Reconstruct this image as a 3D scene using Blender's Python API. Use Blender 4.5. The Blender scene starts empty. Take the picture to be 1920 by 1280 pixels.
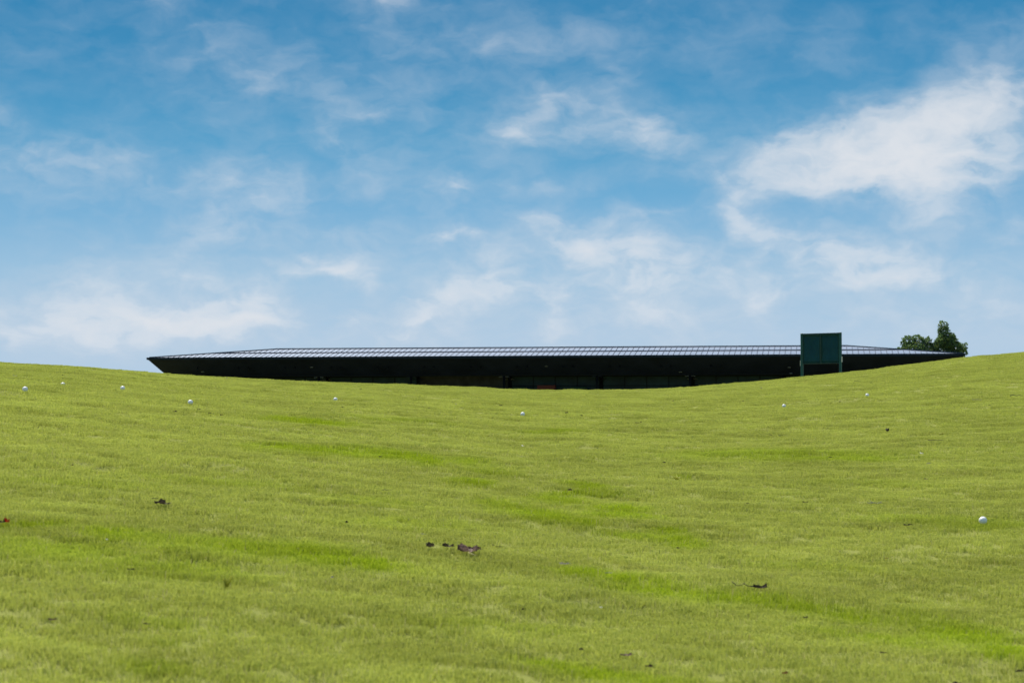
import bpy, bmesh, math, random
import numpy as np
from mathutils import Vector, Matrix, noise as mnoise

# ------------------------------------------------------------------ camera, world, sun
SC = bpy.context.scene
COL = SC.collection
IMG_W, IMG_H, F = 1920.0, 1280.0, 3733.0
HORIZON = 790.0
PITCH = math.atan((HORIZON - 640.0) / F)
CAMZ = 1.5

cam_d = bpy.data.cameras.new("camera")
cam_d.sensor_width = 36.0
cam_d.lens = F / IMG_W * 36.0
cam_d.clip_start = 0.1
cam_d.clip_end = 9000.0
cam_d.dof.use_dof = True
cam_d.dof.focus_distance = 24.0
cam_d.dof.aperture_fstop = 8.0
cam = bpy.data.objects.new("camera", cam_d)
cam.location = (0, 0, CAMZ)
cam.rotation_euler = (math.pi / 2 + PITCH, 0, 0)
COL.objects.link(cam)
SC.camera = cam

SUN_EL, SUN_AZ = math.radians(58), math.radians(-28)     # azimuth from +Y, positive to the right
SUN_STRENGTH = 4.3
SKY_STRENGTH = 0.17
SC.view_settings.view_transform = 'Standard'
SC.view_settings.look = 'None'
SC.view_settings.gamma = 1.0
SC.view_settings.exposure = 0.4
SC.view_settings.use_curve_mapping = False

sun_d = bpy.data.lights.new("sun", 'SUN')
sun_d.energy = SUN_STRENGTH
sun_d.angle = math.radians(6.0)
sun_d.color = (1.0, 0.95, 0.87)
sun = bpy.data.objects.new("sun", sun_d)
sdir = Vector((math.sin(SUN_AZ) * math.cos(SUN_EL), math.cos(SUN_AZ) * math.cos(SUN_EL), math.sin(SUN_EL)))
sun.rotation_euler = sdir.to_track_quat('Z', 'Y').to_euler()
sun.location = (0, 0, 60)
COL.objects.link(sun)


def lin(h):
    h = h.lstrip('#')
    o = []
    for i in (0, 2, 4):
        c = int(h[i:i + 2], 16) / 255.0
        o.append(c / 12.92 if c <= 0.04045 else ((c + 0.055) / 1.055) ** 2.4)
    return (o[0], o[1], o[2], 1.0)


def pix_dir(x, y):
    u, v = (x - 960.0) / F, (640.0 - y) / F
    c, s = math.cos(PITCH), math.sin(PITCH)
    return Vector((u, c - v * s, s + v * c))


def azel(x, y):
    d = pix_dir(x, y).normalized()
    return math.degrees(math.atan2(d.x, d.y)), math.degrees(math.asin(d.z))


world = bpy.data.worlds.new("World")
SC.world = world
world.use_nodes = True
WT = world.node_tree
WT.nodes.clear()
WN, WL = WT.nodes, WT.links


def wmath(op, a, b=None, c=None, clamp=False):
    n = WN.new('ShaderNodeMath')
    n.operation = op
    n.use_clamp = clamp
    for i, v in enumerate((a, b, c)):
        if v is None:
            continue
        if isinstance(v, (int, float)):
            n.inputs[i].default_value = v
        else:
            WL.new(v, n.inputs[i])
    return n.outputs[0]


tc = WN.new('ShaderNodeTexCoord')
sky = WN.new('ShaderNodeTexSky')
sky.sky_type = 'NISHITA'
sky.sun_disc = False
sky.sun_elevation = SUN_EL
sky.sun_rotation = SUN_AZ
sky.dust_density = 1.5
sep = WN.new('ShaderNodeSeparateXYZ')
WL.new(tc.outputs['Generated'], sep.inputs[0])
R2D = 180 / math.pi
az = wmath('MULTIPLY', wmath('ARCTAN2', sep.outputs[0], sep.outputs[1]), R2D)
el = wmath('MULTIPLY', wmath('ARCSINE', sep.outputs[2]), R2D)
comb = WN.new('ShaderNodeCombineXYZ')
WL.new(az, comb.inputs[0])
WL.new(el, comb.inputs[1])


def wnoise(vec, scale, detail, rough, loc=(0, 0, 0), stretch=(1, 1, 1), color=False):
    m = WN.new('ShaderNodeMapping')
    m.inputs['Location'].default_value = loc
    m.inputs['Scale'].default_value = stretch
    WL.new(vec, m.inputs['Vector'])
    n = WN.new('ShaderNodeTexNoise')
    n.inputs['Scale'].default_value = scale
    n.inputs['Detail'].default_value = detail
    n.inputs['Roughness'].default_value = rough
    WL.new(m.outputs[0], n.inputs['Vector'])
    return n.outputs['Color'] if color else n.outputs[0]


# domain warp so that cloud outlines are ragged
def warp(vec, scale, amt, loc):
    nz = wnoise(vec, scale, 4, 0.55, loc, (0.8, 1.3, 1), True)
    s = WN.new('ShaderNodeVectorMath'); s.operation = 'SUBTRACT'
    WL.new(nz, s.inputs[0]); s.inputs[1].default_value = (0.5, 0.5, 0.5)
    m = WN.new('ShaderNodeVectorMath'); m.operation = 'MULTIPLY_ADD'
    WL.new(s.outputs[0], m.inputs[0]); m.inputs[1].default_value = (amt, amt * 0.7, 0)
    WL.new(vec, m.inputs[2])
    return m.outputs[0]


wv = warp(comb.outputs[0], 0.70, 1.5, (3, 7, 1))
# clouds: x, y (where the photograph shows them), half width, half height, tilt, density
CL = [
 (1820,205,150,62,-22,.75),(1900,175,110,90,0,.45),(1700,262,170,75,-10,.95),(1575,275,120,66,0,.72),(1640,300,300,90,0,.42),(1600,318,260,50,0,.60),
 (1700,335,170,40,0,.95),(1790,287,130,22,3,.75),(1495,258,70,45,0,.28),(1440,332,110,34,-20,.45),(1383,368,40,60,0,.22),
 (1860,315,110,110,0,.30),(1750,400,150,45,0,.38),(1395,400,60,50,20,.22),(1412,427,60,24,28,.65),(1470,446,110,34,12,.34),
 (1560,482,120,52,5,.62),(1680,506,160,46,8,.72),(1640,490,300,70,5,.30),(1430,557,60,42,15,.42),(1895,445,60,34,-30,.50),
 (1880,575,110,50,0,.20),(1330,510,200,40,0,.30),
 (1100,464,80,36,5,.80),(1180,480,180,60,8,.35),(1212,512,100,50,0,.65),(1240,455,110,40,-10,.40),(1037,404,55,24,0,.55),
 (1110,412,200,26,0,.30),(1222,403,90,26,0,.38),(846,438,62,15,0,.62),(790,448,380,34,0,.28),(930,488,110,44,-5,.40),
 (865,550,120,36,-10,.48),(975,532,120,34,0,.38),(785,600,110,32,-30,.48),(755,632,24,18,-40,.3),(655,607,50,30,0,.62),
 (600,502,85,26,0,.75),(648,516,90,16,22,.60),(690,541,18,14,0,.45),(1050,582,40,56,12,.42),(1225,582,70,26,15,.25),
 (862,348,44,16,0,.40),(880,366,170,44,0,.32),(980,347,220,20,0,.22),
 (445,343,120,44,0,.32),(480,390,170,70,-10,.22),(412,416,36,20,-20,.45),(370,462,150,50,-30,.28),(170,532,90,70,0,.38),
 (165,615,130,42,5,.80),(285,602,120,30,0,.50),(395,606,140,26,0,.70),(462,592,62,36,-10,.75),(440,550,110,50,0,.38),
 (372,575,50,40,0,.30),(330,600,480,90,0,.28),(15,635,60,30,0,.35),(600,640,600,60,0,.10),
 (722,4,80,24,0,.60),(740,28,180,64,0,.26),(285,2,60,22,0,.35),(325,22,70,60,35,.28),(405,105,100,80,-40,.34),
 (500,140,50,60,0,.30),(548,135,90,56,0,.20),(692,212,70,17,-4,.55),(607,232,50,50,0,.30),(640,265,60,36,20,.25),
 (940,93,190,50,0,.30),(1005,92,34,20,0,.15),(1000,212,60,34,-35,.42),(1085,196,130,70,0,.34),(970,245,50,24,15,.38),
 (1065,258,100,26,0,.32),(1080,235,300,90,0,.30),(1200,242,90,50,20,.34),(1240,275,60,44,40,.40),(1130,168,110,30,-25,.22),
 (1080,50,120,60,20,.16),(650,140,280,130,0,.18),(5,205,60,90,0,.34),(80,294,190,50,0,.42),(190,310,280,60,0,.26),
 (1000,560,460,100,12,.24),(1450,555,340,90,0,.20),(870,500,340,70,10,.18),(480,540,240,70,0,.18),(1800,560,280,90,0,.18),(300,380,340,70,0,.14),(700,330,260,60,0,.12),(1560,390,200,70,0,.16),
 (280,130,560,240,0,.15),(1000,140,620,220,0,.15),(1760,640,300,50,0,.2),(960,640,1100,70,0,.16),(200,560,380,110,0,.14),(1300,600,500,70,0,.14),
 (1500,85,320,110,15,.18),(100,470,260,100,0,.16),(1870,70,120,100,0,.14),
]
acc = 0.0
for (x, y, rx, ry, rot, a) in CL:
    ca, ce = azel(x, y)
    m = WN.new('ShaderNodeMapping')
    m.vector_type = 'TEXTURE'
    m.inputs['Location'].default_value = (ca, ce, 0)
    m.inputs['Rotation'].default_value = (0, 0, math.radians(-rot))
    k = 1.95 / 65.15
    m.inputs['Scale'].default_value = (rx * k, ry * k, 1)
    WL.new(wv, m.inputs['Vector'])
    g = WN.new('ShaderNodeTexGradient')
    g.gradient_type = 'QUADRATIC_SPHERE'
    WL.new(m.outputs[0], g.inputs[0])
    acc = wmath('MULTIPLY_ADD', g.outputs['Fac'], a * (0.74 if y < 240 and x < 1400 else 0.98), acc)
# ragged detail, and the loose cloud over the rest of the sky
fb = wnoise(wv, 0.75, 5, 0.50, (1.3, 0.4, 2), (0.8, 1.5, 1))
fine = wnoise(wv, 2.0, 5, 0.50, (5, 2, 8), (0.7, 1.3, 1))
bro = wnoise(comb.outputs[0], 0.22, 4, 0.5, (9, 4, 3), (0.6, 1.6, 1))
mod = wmath('MULTIPLY_ADD', fb, 1.9, -0.10)
mod = wmath('MAXIMUM', wmath('MULTIPLY_ADD', fine, 1.25, wmath('SUBTRACT', mod, 0.50)), 0.0)
dens = wmath('MULTIPLY', acc, mod)
veil = wmath('MULTIPLY_ADD', wmath('SUBTRACT', fb, 0.42, clamp=True), 0.66, 0.0)
veil = wmath('MULTIPLY', veil, wmath('MULTIPLY_ADD', bro, 1.6, 0.0))
outside = wmath('MULTIPLY', wmath('SUBTRACT', wmath('ABSOLUTE', az), 17.0, clamp=True), wmath('SUBTRACT', bro, 0.45, clamp=True))
above = wmath('MULTIPLY', wmath('SUBTRACT', el, 14.0, clamp=True), wmath('SUBTRACT', bro, 0.40, clamp=True))
dens = wmath('ADD', dens, veil)
dens = wmath('ADD', dens, wmath('MULTIPLY', wmath('MAXIMUM', outside, above), 2.6))
thick = wmath('MULTIPLY', dens, wmath('MULTIPLY_ADD', dens, 0.20, 0.74))
softer = wmath('SUBTRACT', 1.0, wmath('POWER', 2.718, wmath('MULTIPLY', thick, -1.0)), clamp=True)

elr = wmath('DIVIDE', el, 30.0, clamp=True)
ramp = WN.new('ShaderNodeValToRGB')
WL.new(elr, ramp.inputs[0])
stops = [(0.0, '#BACFE4'), (2.3 / 30, '#B2CCE3'), (4.2 / 30, '#9AC2DF'), (6.0 / 30, '#71AED6'), (8.0 / 30, '#4F9DC9'), (10.0 / 30, '#388CBC'),
         (12.3 / 30, '#2A80B2'), (1.0, '#1F6FAE')]
while len(ramp.color_ramp.elements) < len(stops):
    ramp.color_ramp.elements.new(0.5)
for e, (p, c) in zip(ramp.color_ramp.elements, stops):
    e.position = p
    e.color = lin(c)
ramp.color_ramp.interpolation = 'LINEAR'

skyc = WN.new('ShaderNodeVectorMath'); skyc.operation = 'SCALE'
WL.new(sky.outputs[0], skyc.inputs[0]); skyc.inputs['Scale'].default_value = SKY_STRENGTH
hi = wmath('DIVIDE', wmath('SUBTRACT', el, 20.0), 25.0, clamp=True)
mx = WN.new('ShaderNodeMix'); mx.data_type = 'RGBA'
WL.new(hi, mx.inputs[0]); WL.new(ramp.outputs[0], mx.inputs[6]); WL.new(skyc.outputs[0], mx.inputs[7])
cl = WN.new('ShaderNodeMix'); cl.data_type = 'RGBA'
WL.new(softer, cl.inputs[0]); WL.new(mx.outputs[2], cl.inputs[6]); shade = WN.new('ShaderNodeValToRGB')
WL.new(wmath('MULTIPLY', dens, 0.8, clamp=True), shade.inputs[0])
for e_, (p_, c_) in zip(shade.color_ramp.elements, ((0.05, '#A9C0D6'), (0.75, '#DFE3E9'))):
    e_.position = p_; e_.color = lin(c_)
WL.new(shade.outputs[0], cl.inputs[7])
bg = WN.new('ShaderNodeBackground')
WL.new(cl.outputs[2], bg.inputs[0])
bg.inputs[1].default_value = 0.76
wo = WN.new('ShaderNodeOutputWorld')
WL.new(bg.outputs[0], wo.inputs[0])

# ------------------------------------------------------------------ helpers
rng = random.Random(7)
nr = np.random.default_rng(11)


def tag(o, label=None, cat=None, group=None, kind=None):
    if label: o['label'] = label
    if cat: o['category'] = cat
    if group: o['group'] = group
    if kind: o['kind'] = kind
    return o


def empty(name, loc, rz=0.0):
    o = bpy.data.objects.new(name, None)
    o.empty_display_size = 0.2
    o.location = loc
    o.rotation_euler = (0, 0, rz)
    COL.objects.link(o)
    return o


def obj(name, me, mats=None, parent=None, smooth=False):
    if isinstance(me, bmesh.types.BMesh):
        bm = me
        me = bpy.data.meshes.new(name)
        bm.normal_update()
        bm.to_mesh(me)
        bm.free()
    if mats is not None:
        for m in (mats if isinstance(mats, (list, tuple)) else [mats]):
            me.materials.append(m)
    if smooth:
        me.polygons.foreach_set('use_smooth', [True] * len(me.polygons))
    o = bpy.data.objects.new(name, me)
    COL.objects.link(o)
    if parent is not None:
        o.parent = parent
    return o


def hexa(bm, c, mi=0):
    """box from 8 corners: bottom ring 0-3, top ring 4-7"""
    v = [bm.verts.new(p) for p in c]
    for q in ((3, 2, 1, 0), (4, 5, 6, 7), (0, 1, 5, 4), (1, 2, 6, 5), (2, 3, 7, 6), (3, 0, 4, 7)):
        f = bm.faces.new([v[i] for i in q])
        f.material_index = mi


def box(bm, x0, x1, y0, y1, z0, z1, mi=0):
    hexa(bm, [(x0, y0, z0), (x1, y0, z0), (x1, y1, z0), (x0, y1, z0),
              (x0, y0, z1), (x1, y0, z1), (x1, y1, z1), (x0, y1, z1)], mi)


def tube(bm, pts, radii, n=7, mi=0):
    rings = []
    for i, p in enumerate(pts):
        p = Vector(p)
        d = (Vector(pts[min(i + 1, len(pts) - 1)]) - Vector(pts[max(i - 1, 0)]))
        d = d.normalized() if d.length > 1e-9 else Vector((0, 0, 1))
        a = d.cross(Vector((0, 0, 1)) if abs(d.z) < 0.9 else Vector((1, 0, 0))).normalized()
        b = d.cross(a)
        rings.append([bm.verts.new(p + (a * math.cos(t) + b * math.sin(t)) * radii[i])
                      for t in [2 * math.pi * k / n for k in range(n)]])
    for r0, r1 in zip(rings, rings[1:]):
        for k in range(n):
            f = bm.faces.new((r0[k], r0[(k + 1) % n], r1[(k + 1) % n], r1[k]))
            f.material_index = mi
            f.smooth = True
    bm.faces.new(rings[0][::-1]).material_index = mi
    bm.faces.new(rings[-1]).material_index = mi


def mat(name, base, rough=0.6, metal=0.0, vary=0.15, scale=8.0, spec=0.5, bump=0.0, bscale=40.0, thin=0.0):
    m = bpy.data.materials.new(name)
    m.use_nodes = True
    nt = m.node_tree
    p = nt.nodes['Principled BSDF']
    p.inputs['Roughness'].default_value = rough
    p.inputs['Metallic'].default_value = metal
    p.inputs['Specular IOR Level'].default_value = spec
    t = nt.nodes.new('ShaderNodeTexCoord')
    n = nt.nodes.new('ShaderNodeTexNoise')
    n.inputs['Scale'].default_value = scale
    n.inputs['Detail'].default_value = 5
    nt.links.new(t.outputs['Object'], n.inputs['Vector'])
    r = nt.nodes.new('ShaderNodeValToRGB')
    r.color_ramp.elements[0].position = 0.3
    r.color_ramp.elements[1].position = 0.7
    r.color_ramp.elements[0].color = tuple(c * (1 - vary) for c in base[:3]) + (1,)
    r.color_ramp.elements[1].color = tuple(min(1, c * (1 + vary)) for c in base[:3]) + (1,)
    nt.links.new(n.outputs[0], r.inputs[0])
    nt.links.new(r.outputs[0], p.inputs['Base Color'])
    if bump:
        b = nt.nodes.new('ShaderNodeBump')
        b.inputs['Distance'].default_value = bump
        n2 = nt.nodes.new('ShaderNodeTexNoise')
        n2.inputs['Scale'].default_value = bscale
        n2.inputs['Detail'].default_value = 4
        nt.links.new(t.outputs['Object'], n2.inputs['Vector'])
        nt.links.new(n2.outputs[0], b.inputs['Height'])
        nt.links.new(b.outputs[0], p.inputs['Normal'])
    if thin:
        tl = nt.nodes.new('ShaderNodeBsdfTranslucent')
        nt.links.new(r.outputs[0], tl.inputs[0])
        ms = nt.nodes.new('ShaderNodeMixShader')
        ms.inputs[0].default_value = thin
        nt.links.new(p.outputs[0], ms.inputs[1])
        nt.links.new(tl.outputs[0], ms.inputs[2])
        nt.links.new(ms.outputs[0], nt.nodes['Material Output'].inputs[0])
    return m


# ------------------------------------------------------------------ terrain shape
CREST = np.array([(-900, 640), (-500, 648), (-200, 664), (0, 678.5), (200, 691), (318, 701.5), (430, 707.5), (600, 714.5), (750, 719.5), (900, 726), (1000, 728.5),
                  (1100, 729.5), (1180, 728.5), (1270, 725), (1350, 719), (1450, 711), (1505, 705), (1580, 697.5), (1700, 683), (1800, 670),
                  (1860, 663.5), (1920, 658), (2150, 640), (2500, 620), (2900, 610)], float)
CP, SP = math.cos(PITCH), math.sin(PITCH)


def slope_of(py):
    v = (640.0 - py) / F
    return (SP + v * CP) / (CP - v * SP)


UU = np.linspace(-0.5, 0.5, 401)
cs = np.interp(UU * F + 960, CREST[:, 0], CREST[:, 1]) + 3.0
ker = np.hanning(15); ker /= ker.sum()
cs = np.convolve(np.pad(cs, 7, mode='edge'), ker, mode='valid')
CS = slope_of(cs)


def vnoise(x, y, seed=0):
    """smooth value noise, vectorised"""
    xi, yi = np.floor(x).astype(np.int64), np.floor(y).astype(np.int64)
    xf, yf = x - xi, y - yi
    xf = xf * xf * (3 - 2 * xf); yf = yf * yf * (3 - 2 * yf)

    def h(a, b):
        n = (a * 374761393 + b * 668265263 + seed * 1442695041) & 0xFFFFFFFF
        n = ((n ^ (n >> 13)) * 1274126177) & 0xFFFFFFFF
        return ((n ^ (n >> 16)) & 0xFFFF) / 65535.0
    return ((h(xi, yi) * (1 - xf) + h(xi + 1, yi) * xf) * (1 - yf) + (h(xi, yi + 1) * (1 - xf) + h(xi + 1, yi + 1) * xf) * yf) - 0.5


PLATEAU = 0.9


def base_h(X, Y):
    X = np.asarray(X, float); Y = np.asarray(Y, float)
    Yc = np.maximum(Y, 3.0)
    u = np.clip(X / Yc, -0.42, 0.42)
    s = np.interp(u, UU, CS)
    dc = np.interp(u, [-0.30, -0.24, 0.0, 0.24, 0.3], [25, 26, 34, 42, 43])
    m0 = np.interp(u, [-0.30, -0.24, 0.0, 0.24, 0.3], [0.115, 0.112, 0.080, 0.057, 0.055])
    zc = s * dc
    t = np.clip(Y / dc, 0, 1)
    z = (-1.21 * (2 * t**3 - 3 * t**2 + 1) + zc * (3 * t**2 - 2 * t**3)
         + dc * (m0 * (t**3 - 2 * t**2 + t) + s * (t**3 - t**2)))
    q = np.maximum(Y - dc, 0)
    w = np.clip(q / 45.0, 0, 1); w = w * w * (3 - 2 * w)
    far = (zc + s * q - 0.0011 * q * q) * (1 - w) + PLATEAU * w
    far = np.minimum(far, s * Y - 0.00045 * q * q / (1 + q * 0.02))
    z = np.where(Y > dc, far, z)
    back = -1.21 + 0.08 * np.maximum(Y, -30)
    z = np.where(Y < 0, back, z)
    return z + CAMZ


def ground_h(X, Y):
    X = np.asarray(X, float); Y = np.asarray(Y, float)
    fade = np.clip((60 - Y) / 20, 0.1, 1) 
    n = (0.024 * vnoise(X / 1.3, Y / 0.8, 1) + 0.032 * vnoise(X / 0.55, Y / 0.30, 2) + 0.018 * vnoise((X + .3 * Y) / 0.33, Y / 0.17, 6)
         + 0.012 * vnoise(X / 0.2, Y / 0.17, 3) + 0.005 * vnoise(X / 0.09, Y / 0.09, 4) + 0.03 * vnoise(X / 3.1, Y / 2.2, 5))
    return base_h(X, Y) + n * fade


def project(X, Y, Z):
    z = Z - CAMZ
    dep = Y * CP + z * SP
    up = z * CP - Y * SP
    return 960 + F * X / dep, 640 - F * up / dep


def ground_at(px, py):
    """the ground point seen at a spot of the photograph"""
    d = pix_dir(px, py)
    last = 4.0
    for Yi in np.arange(4.0, 60.0, 0.05):
        p = d * (Yi / d.y)
        if p.z + CAMZ <= float(ground_h(p.x, Yi)):
            a, b = last, Yi
            for _ in range(18):
                m_ = 0.5 * (a + b)
                q = d * (m_ / d.y)
                if q.z + CAMZ <= float(ground_h(q.x, m_)): b = m_
                else: a = m_
            q = d * (b / d.y)
            return Vector((q.x, q.y, float(ground_h(q.x, q.y))))
        last = Yi
    return None


_G = None


# lusher, longer grass patches: x, y, half width, half height, tilt, strength
LUSH = [(560,787,75,5,3,.8),(610,792,55,4,3,.8),(530,838,60,6,3,1),(640,846,95,8,2,.8),(750,856,65,8,5,.9),(795,864,40,8,5,.8),(880,865,50,6,5,.6),
 (890,905,42,6,5,.8),(920,885,50,6,5,.5),(740,786,90,3,4,.35),(1030,810,50,3,0,.6),(1480,853,190,9,0,.6),(1600,858,85,6,2,.6),(1340,850,70,5,0,.5),
 (1090,909,42,6,8,.9),(1080,925,70,5,0,.8),(1170,930,50,3,3,.6),(1040,937,50,8,4,.7),(1150,953,52,7,2,1),(1160,966,62,5,3,.9),(1020,965,62,10,8,.9),
 (1090,977,34,6,5,.9),(950,950,60,10,8,.6),(1255,995,30,7,3,1),(1270,1012,42,8,5,.8),(1290,1025,42,5,3,.8),(1190,1004,70,6,6,.6),
 (60,984,55,7,0,.9),(200,1000,45,10,5,.8),(300,1010,130,12,6,.5),(330,1026,60,10,5,.5),(450,1030,105,15,5,.7),(590,1040,110,17,6,.95),
 (680,1055,70,11,5,.85),(300,1062,160,22,3,.45),(110,1030,130,20,3,.5),(60,1015,60,9,3,.4),(1100,1073,65,6,5,.8),(1180,1085,85,9,6,.9),(1260,1110,110,11,5,.9),
 (1400,1120,110,13,4,.9),(1520,1140,100,13,6,.9),(1600,1162,60,9,9,1),(1740,1165,85,15,9,.6),(1800,1190,85,18,6,.9),(1875,1222,60,11,4,1),
 (1640,1197,110,8,8,.6),(1030,1245,75,8,9,.7),(1100,1260,105,10,8,.8),(1200,1275,85,10,3,.6),(1780,975,150,9,2,.35),(1840,985,80,6,0,.5),
 (290,1165,90,9,6,.35),(280,1250,60,9,3,.5),(310,1200,40,6,8,.4),(700,940,90,7,4,.3),(760,980,120,8,3,.3),(420,905,150,6,4,.3),(1650,905,120,5,2,.25),
 (150,905,120,5,3,.3),(900,1170,140,9,4,.3),(1500,1060,120,7,3,.25),(1270,893,14,3,0,1)]


def lush_at(X, Y, Z):
    px, py = project(X, np.maximum(Y, 1.0), Z)
    jx = 26 * vnoise(X / 0.35, Y / 0.5, 21) + 12 * vnoise(X / 0.12, Y / 0.2, 22)
    jy = 5 * vnoise(X / 0.3, Y / 0.6, 23) + 5 * vnoise(X / 0.1, Y / 0.15, 24)
    px = px + jx; py = py + jy
    out = np.zeros_like(px)
    for (cx, cy, rx, ry, rot, a) in LUSH:
        c, s = math.cos(math.radians(rot)), math.sin(math.radians(rot))
        dx, dy = px - cx, py - cy
        e = ((dx * c + dy * s) / rx) ** 2 + ((-dx * s + dy * c) / ry) ** 2
        out = np.maximum(out, min(1, a * 1.25) * np.exp(-e ** 1.4 * 0.6))
    return np.where(Y > 3, out, 0)


# ------------------------------------------------------------------ ground materials
def grass_material(name, instanced):
    m = bpy.data.materials.new(name)
    m.use_nodes = True
    nt = m.node_tree
    N, L = nt.nodes, nt.links
    N.clear()
    geo = N.new('ShaderNodeNewGeometry')

    def nz(scale, detail, rough=0.55, st=(1, 1, 1)):
        mp = N.new('ShaderNodeMapping'); mp.inputs['Scale'].default_value = st
        L.new(geo.outputs['Position'], mp.inputs['Vector'])
        n = N.new('ShaderNodeTexNoise')
        n.inputs['Scale'].default_value = scale
        n.inputs['Detail'].default_value = detail
        n.inputs['Roughness'].default_value = rough
        L.new(mp.outputs[0], n.inputs['Vector'])
        return n.outputs[0]

    def ramp2(f, c0, c1, p0=0.35, p1=0.65):
        r = N.new('ShaderNodeValToRGB')
        r.color_ramp.elements[0].position = p0; r.color_ramp.elements[1].position = p1
        r.color_ramp.elements[0].color = c0; r.color_ramp.elements[1].color = c1
        L.new(f, r.inputs[0])
        return r.outputs[0]

    def mixc(f, a, b):
        x = N.new('ShaderNodeMix'); x.data_type = 'RGBA'
        for i, v in ((0, f), (6, a), (7, b)):
            if isinstance(v, (tuple, float)): x.inputs[i].default_value = v
            else: L.new(v, x.inputs[i])
        return x.outputs[2]

    def mth(op, a, b):
        x = N.new('ShaderNodeMath'); x.operation = op; x.use_clamp = True
        for i, v in enumerate((a, b)):
            if isinstance(v, float): x.inputs[i].default_value = v
            else: L.new(v, x.inputs[i])
        return x.outputs[0]
    G_A, G_B = GRASS_A, GRASS_B
    big = nz(0.55, 4)
    mid = nz(5.0, 5, 0.6)
    col = ramp2(big, G_A, G_B)
    col = mixc(mth('MULTIPLY', ramp2(mid, (0, 0, 0, 1), (1, 1, 1, 1), 0.40, 0.80), 0.45), col, GRASS_DRY)
    at = N.new('ShaderNodeAttribute'); at.attribute_name = 'lush'
    if instanced: at.attribute_type = 'INSTANCER'
    col = mixc(mth('MULTIPLY', at.outputs['Fac'], 0.88), col, GRASS_LUSH)
    if instanced:
        a2 = N.new('ShaderNodeAttribute'); a2.attribute_name = 'tone'; a2.attribute_type = 'INSTANCER'
        hv = N.new('ShaderNodeHueSaturation')
        mr = N.new('ShaderNodeMapRange')
        L.new(a2.outputs['Fac'], mr.inputs[0]); mr.inputs[3].default_value = 0.78; mr.inputs[4].default_value = 1.22
        L.new(mr.outputs[0], hv.inputs['Value']); L.new(col, hv.inputs['Color'])
        col = hv.outputs[0]
        at3 = N.new('ShaderNodeAttribute'); at3.attribute_name = 'straw'
        col = mixc(at3.outputs['Fac'], col, STRAW)
    d = N.new('ShaderNodeBsdfDiffuse'); L.new(col, d.inputs[0])
    out = N.new('ShaderNodeOutputMaterial')
    if instanced:
        tr = N.new('ShaderNodeBsdfTranslucent')
        L.new(mixc(0.35, col, (0.46, 0.50, 0.03, 1)), tr.inputs[0])
        ms = N.new('ShaderNodeMixShader'); ms.inputs[0].default_value = 0.42
        L.new(d.outputs[0], ms.inputs[1]); L.new(tr.outputs[0], ms.inputs[2])
        gl = N.new('ShaderNodeBsdfGlossy'); gl.inputs['Roughness'].default_value = 0.42
        gl.inputs[0].default_value = (0.9, 0.95, 1, 1)
        m3 = N.new('ShaderNodeMixShader'); m3.inputs[0].default_value = 0.0
        L.new(ms.outputs[0], m3.inputs[1]); L.new(gl.outputs[0], m3.inputs[2])
        L.new(m3.outputs[0], out.inputs[0])
    else:
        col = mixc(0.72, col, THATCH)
        L.new(col, d.inputs[0])
        L.new(d.outputs[0], out.inputs[0])
    return m


GRASS_A = (0.435, 0.480, 0.108, 1)
GRASS_B = (0.480, 0.520, 0.122, 1)
GRASS_DRY = (0.450, 0.455, 0.150, 1)
GRASS_LUSH = (0.320, 0.440, 0.008, 1)
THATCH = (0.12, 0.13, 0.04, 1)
STRAW = (0.50, 0.44, 0.22, 1)
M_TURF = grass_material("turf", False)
M_BLADE = grass_material("grass_blades", True)

# the ground: one sheet from behind the camera to the horizon
def axis(fine0, fine1, step, lo, hi, g=1.22):
    a = list(np.arange(fine0, fine1 + 1e-6, step))
    s, v = step, fine1
    while v < hi:
        s *= g; v += s; a.append(min(v, hi))
    s, v = step, fine0
    pre = []
    while v > lo:
        s *= g; v -= s; pre.append(max(v, lo))
    return np.array(pre[::-1] + a)


XS = axis(-16.8, 16.8, 0.075, -3500, 3500)
YS = axis(4.5, 48.0, 0.05, -60, 5000)
GX, GY = np.meshgrid(XS, YS)
GZ = ground_h(GX, GY)
nx, ny = len(XS), len(YS)
co = np.stack([GX, GY, GZ - 0.011 * (np.abs(GX) < 17.5) * (GY < 50)], -1).reshape(-1, 3)
me = bpy.data.meshes.new("ground")
idx = np.arange(nx * ny).reshape(ny, nx)
quads = np.stack([idx[:-1, :-1], idx[:-1, 1:], idx[1:, 1:], idx[1:, :-1]], -1).reshape(-1, 4)
me.vertices.add(len(co)); me.vertices.foreach_set('co', co.ravel())
me.loops.add(quads.size); me.loops.foreach_set('vertex_index', quads.ravel().astype(np.int32))
me.polygons.add(len(quads)); me.polygons.foreach_set('loop_start', (np.arange(len(quads)) * 4).astype(np.int32))
me.polygons.foreach_set('loop_total', np.full(len(quads), 4, np.int32))
me.polygons.foreach_set('use_smooth', np.ones(len(quads), bool))
me.update(); me.validate()
at = me.attributes.new('lush', 'FLOAT', 'POINT')
at.data.foreach_set('value', lush_at(co[:, 0], co[:, 1], co[:, 2]).astype(np.float32))
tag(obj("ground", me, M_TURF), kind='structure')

# ------------------------------------------------------------------ building
n2 = Vector((580.0, F, 0)).normalized()
e2 = Vector((n2.y, -n2.x, 0))
BD = 160.0
ANG = math.atan2(e2.y, e2.x)
ORG = n2 * BD
EAVE = 5.32


def t_of(px, s=0.0):
    """place along the facade of what stands at column px, s metres behind the eave"""
    u = (px - 960.0) / F
    Y = (BD + s) / (u * n2.x + n2.y)
    p = Vector((u * Y, Y, 0)) - n2 * (BD + s)
    return p.dot(e2)


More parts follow.
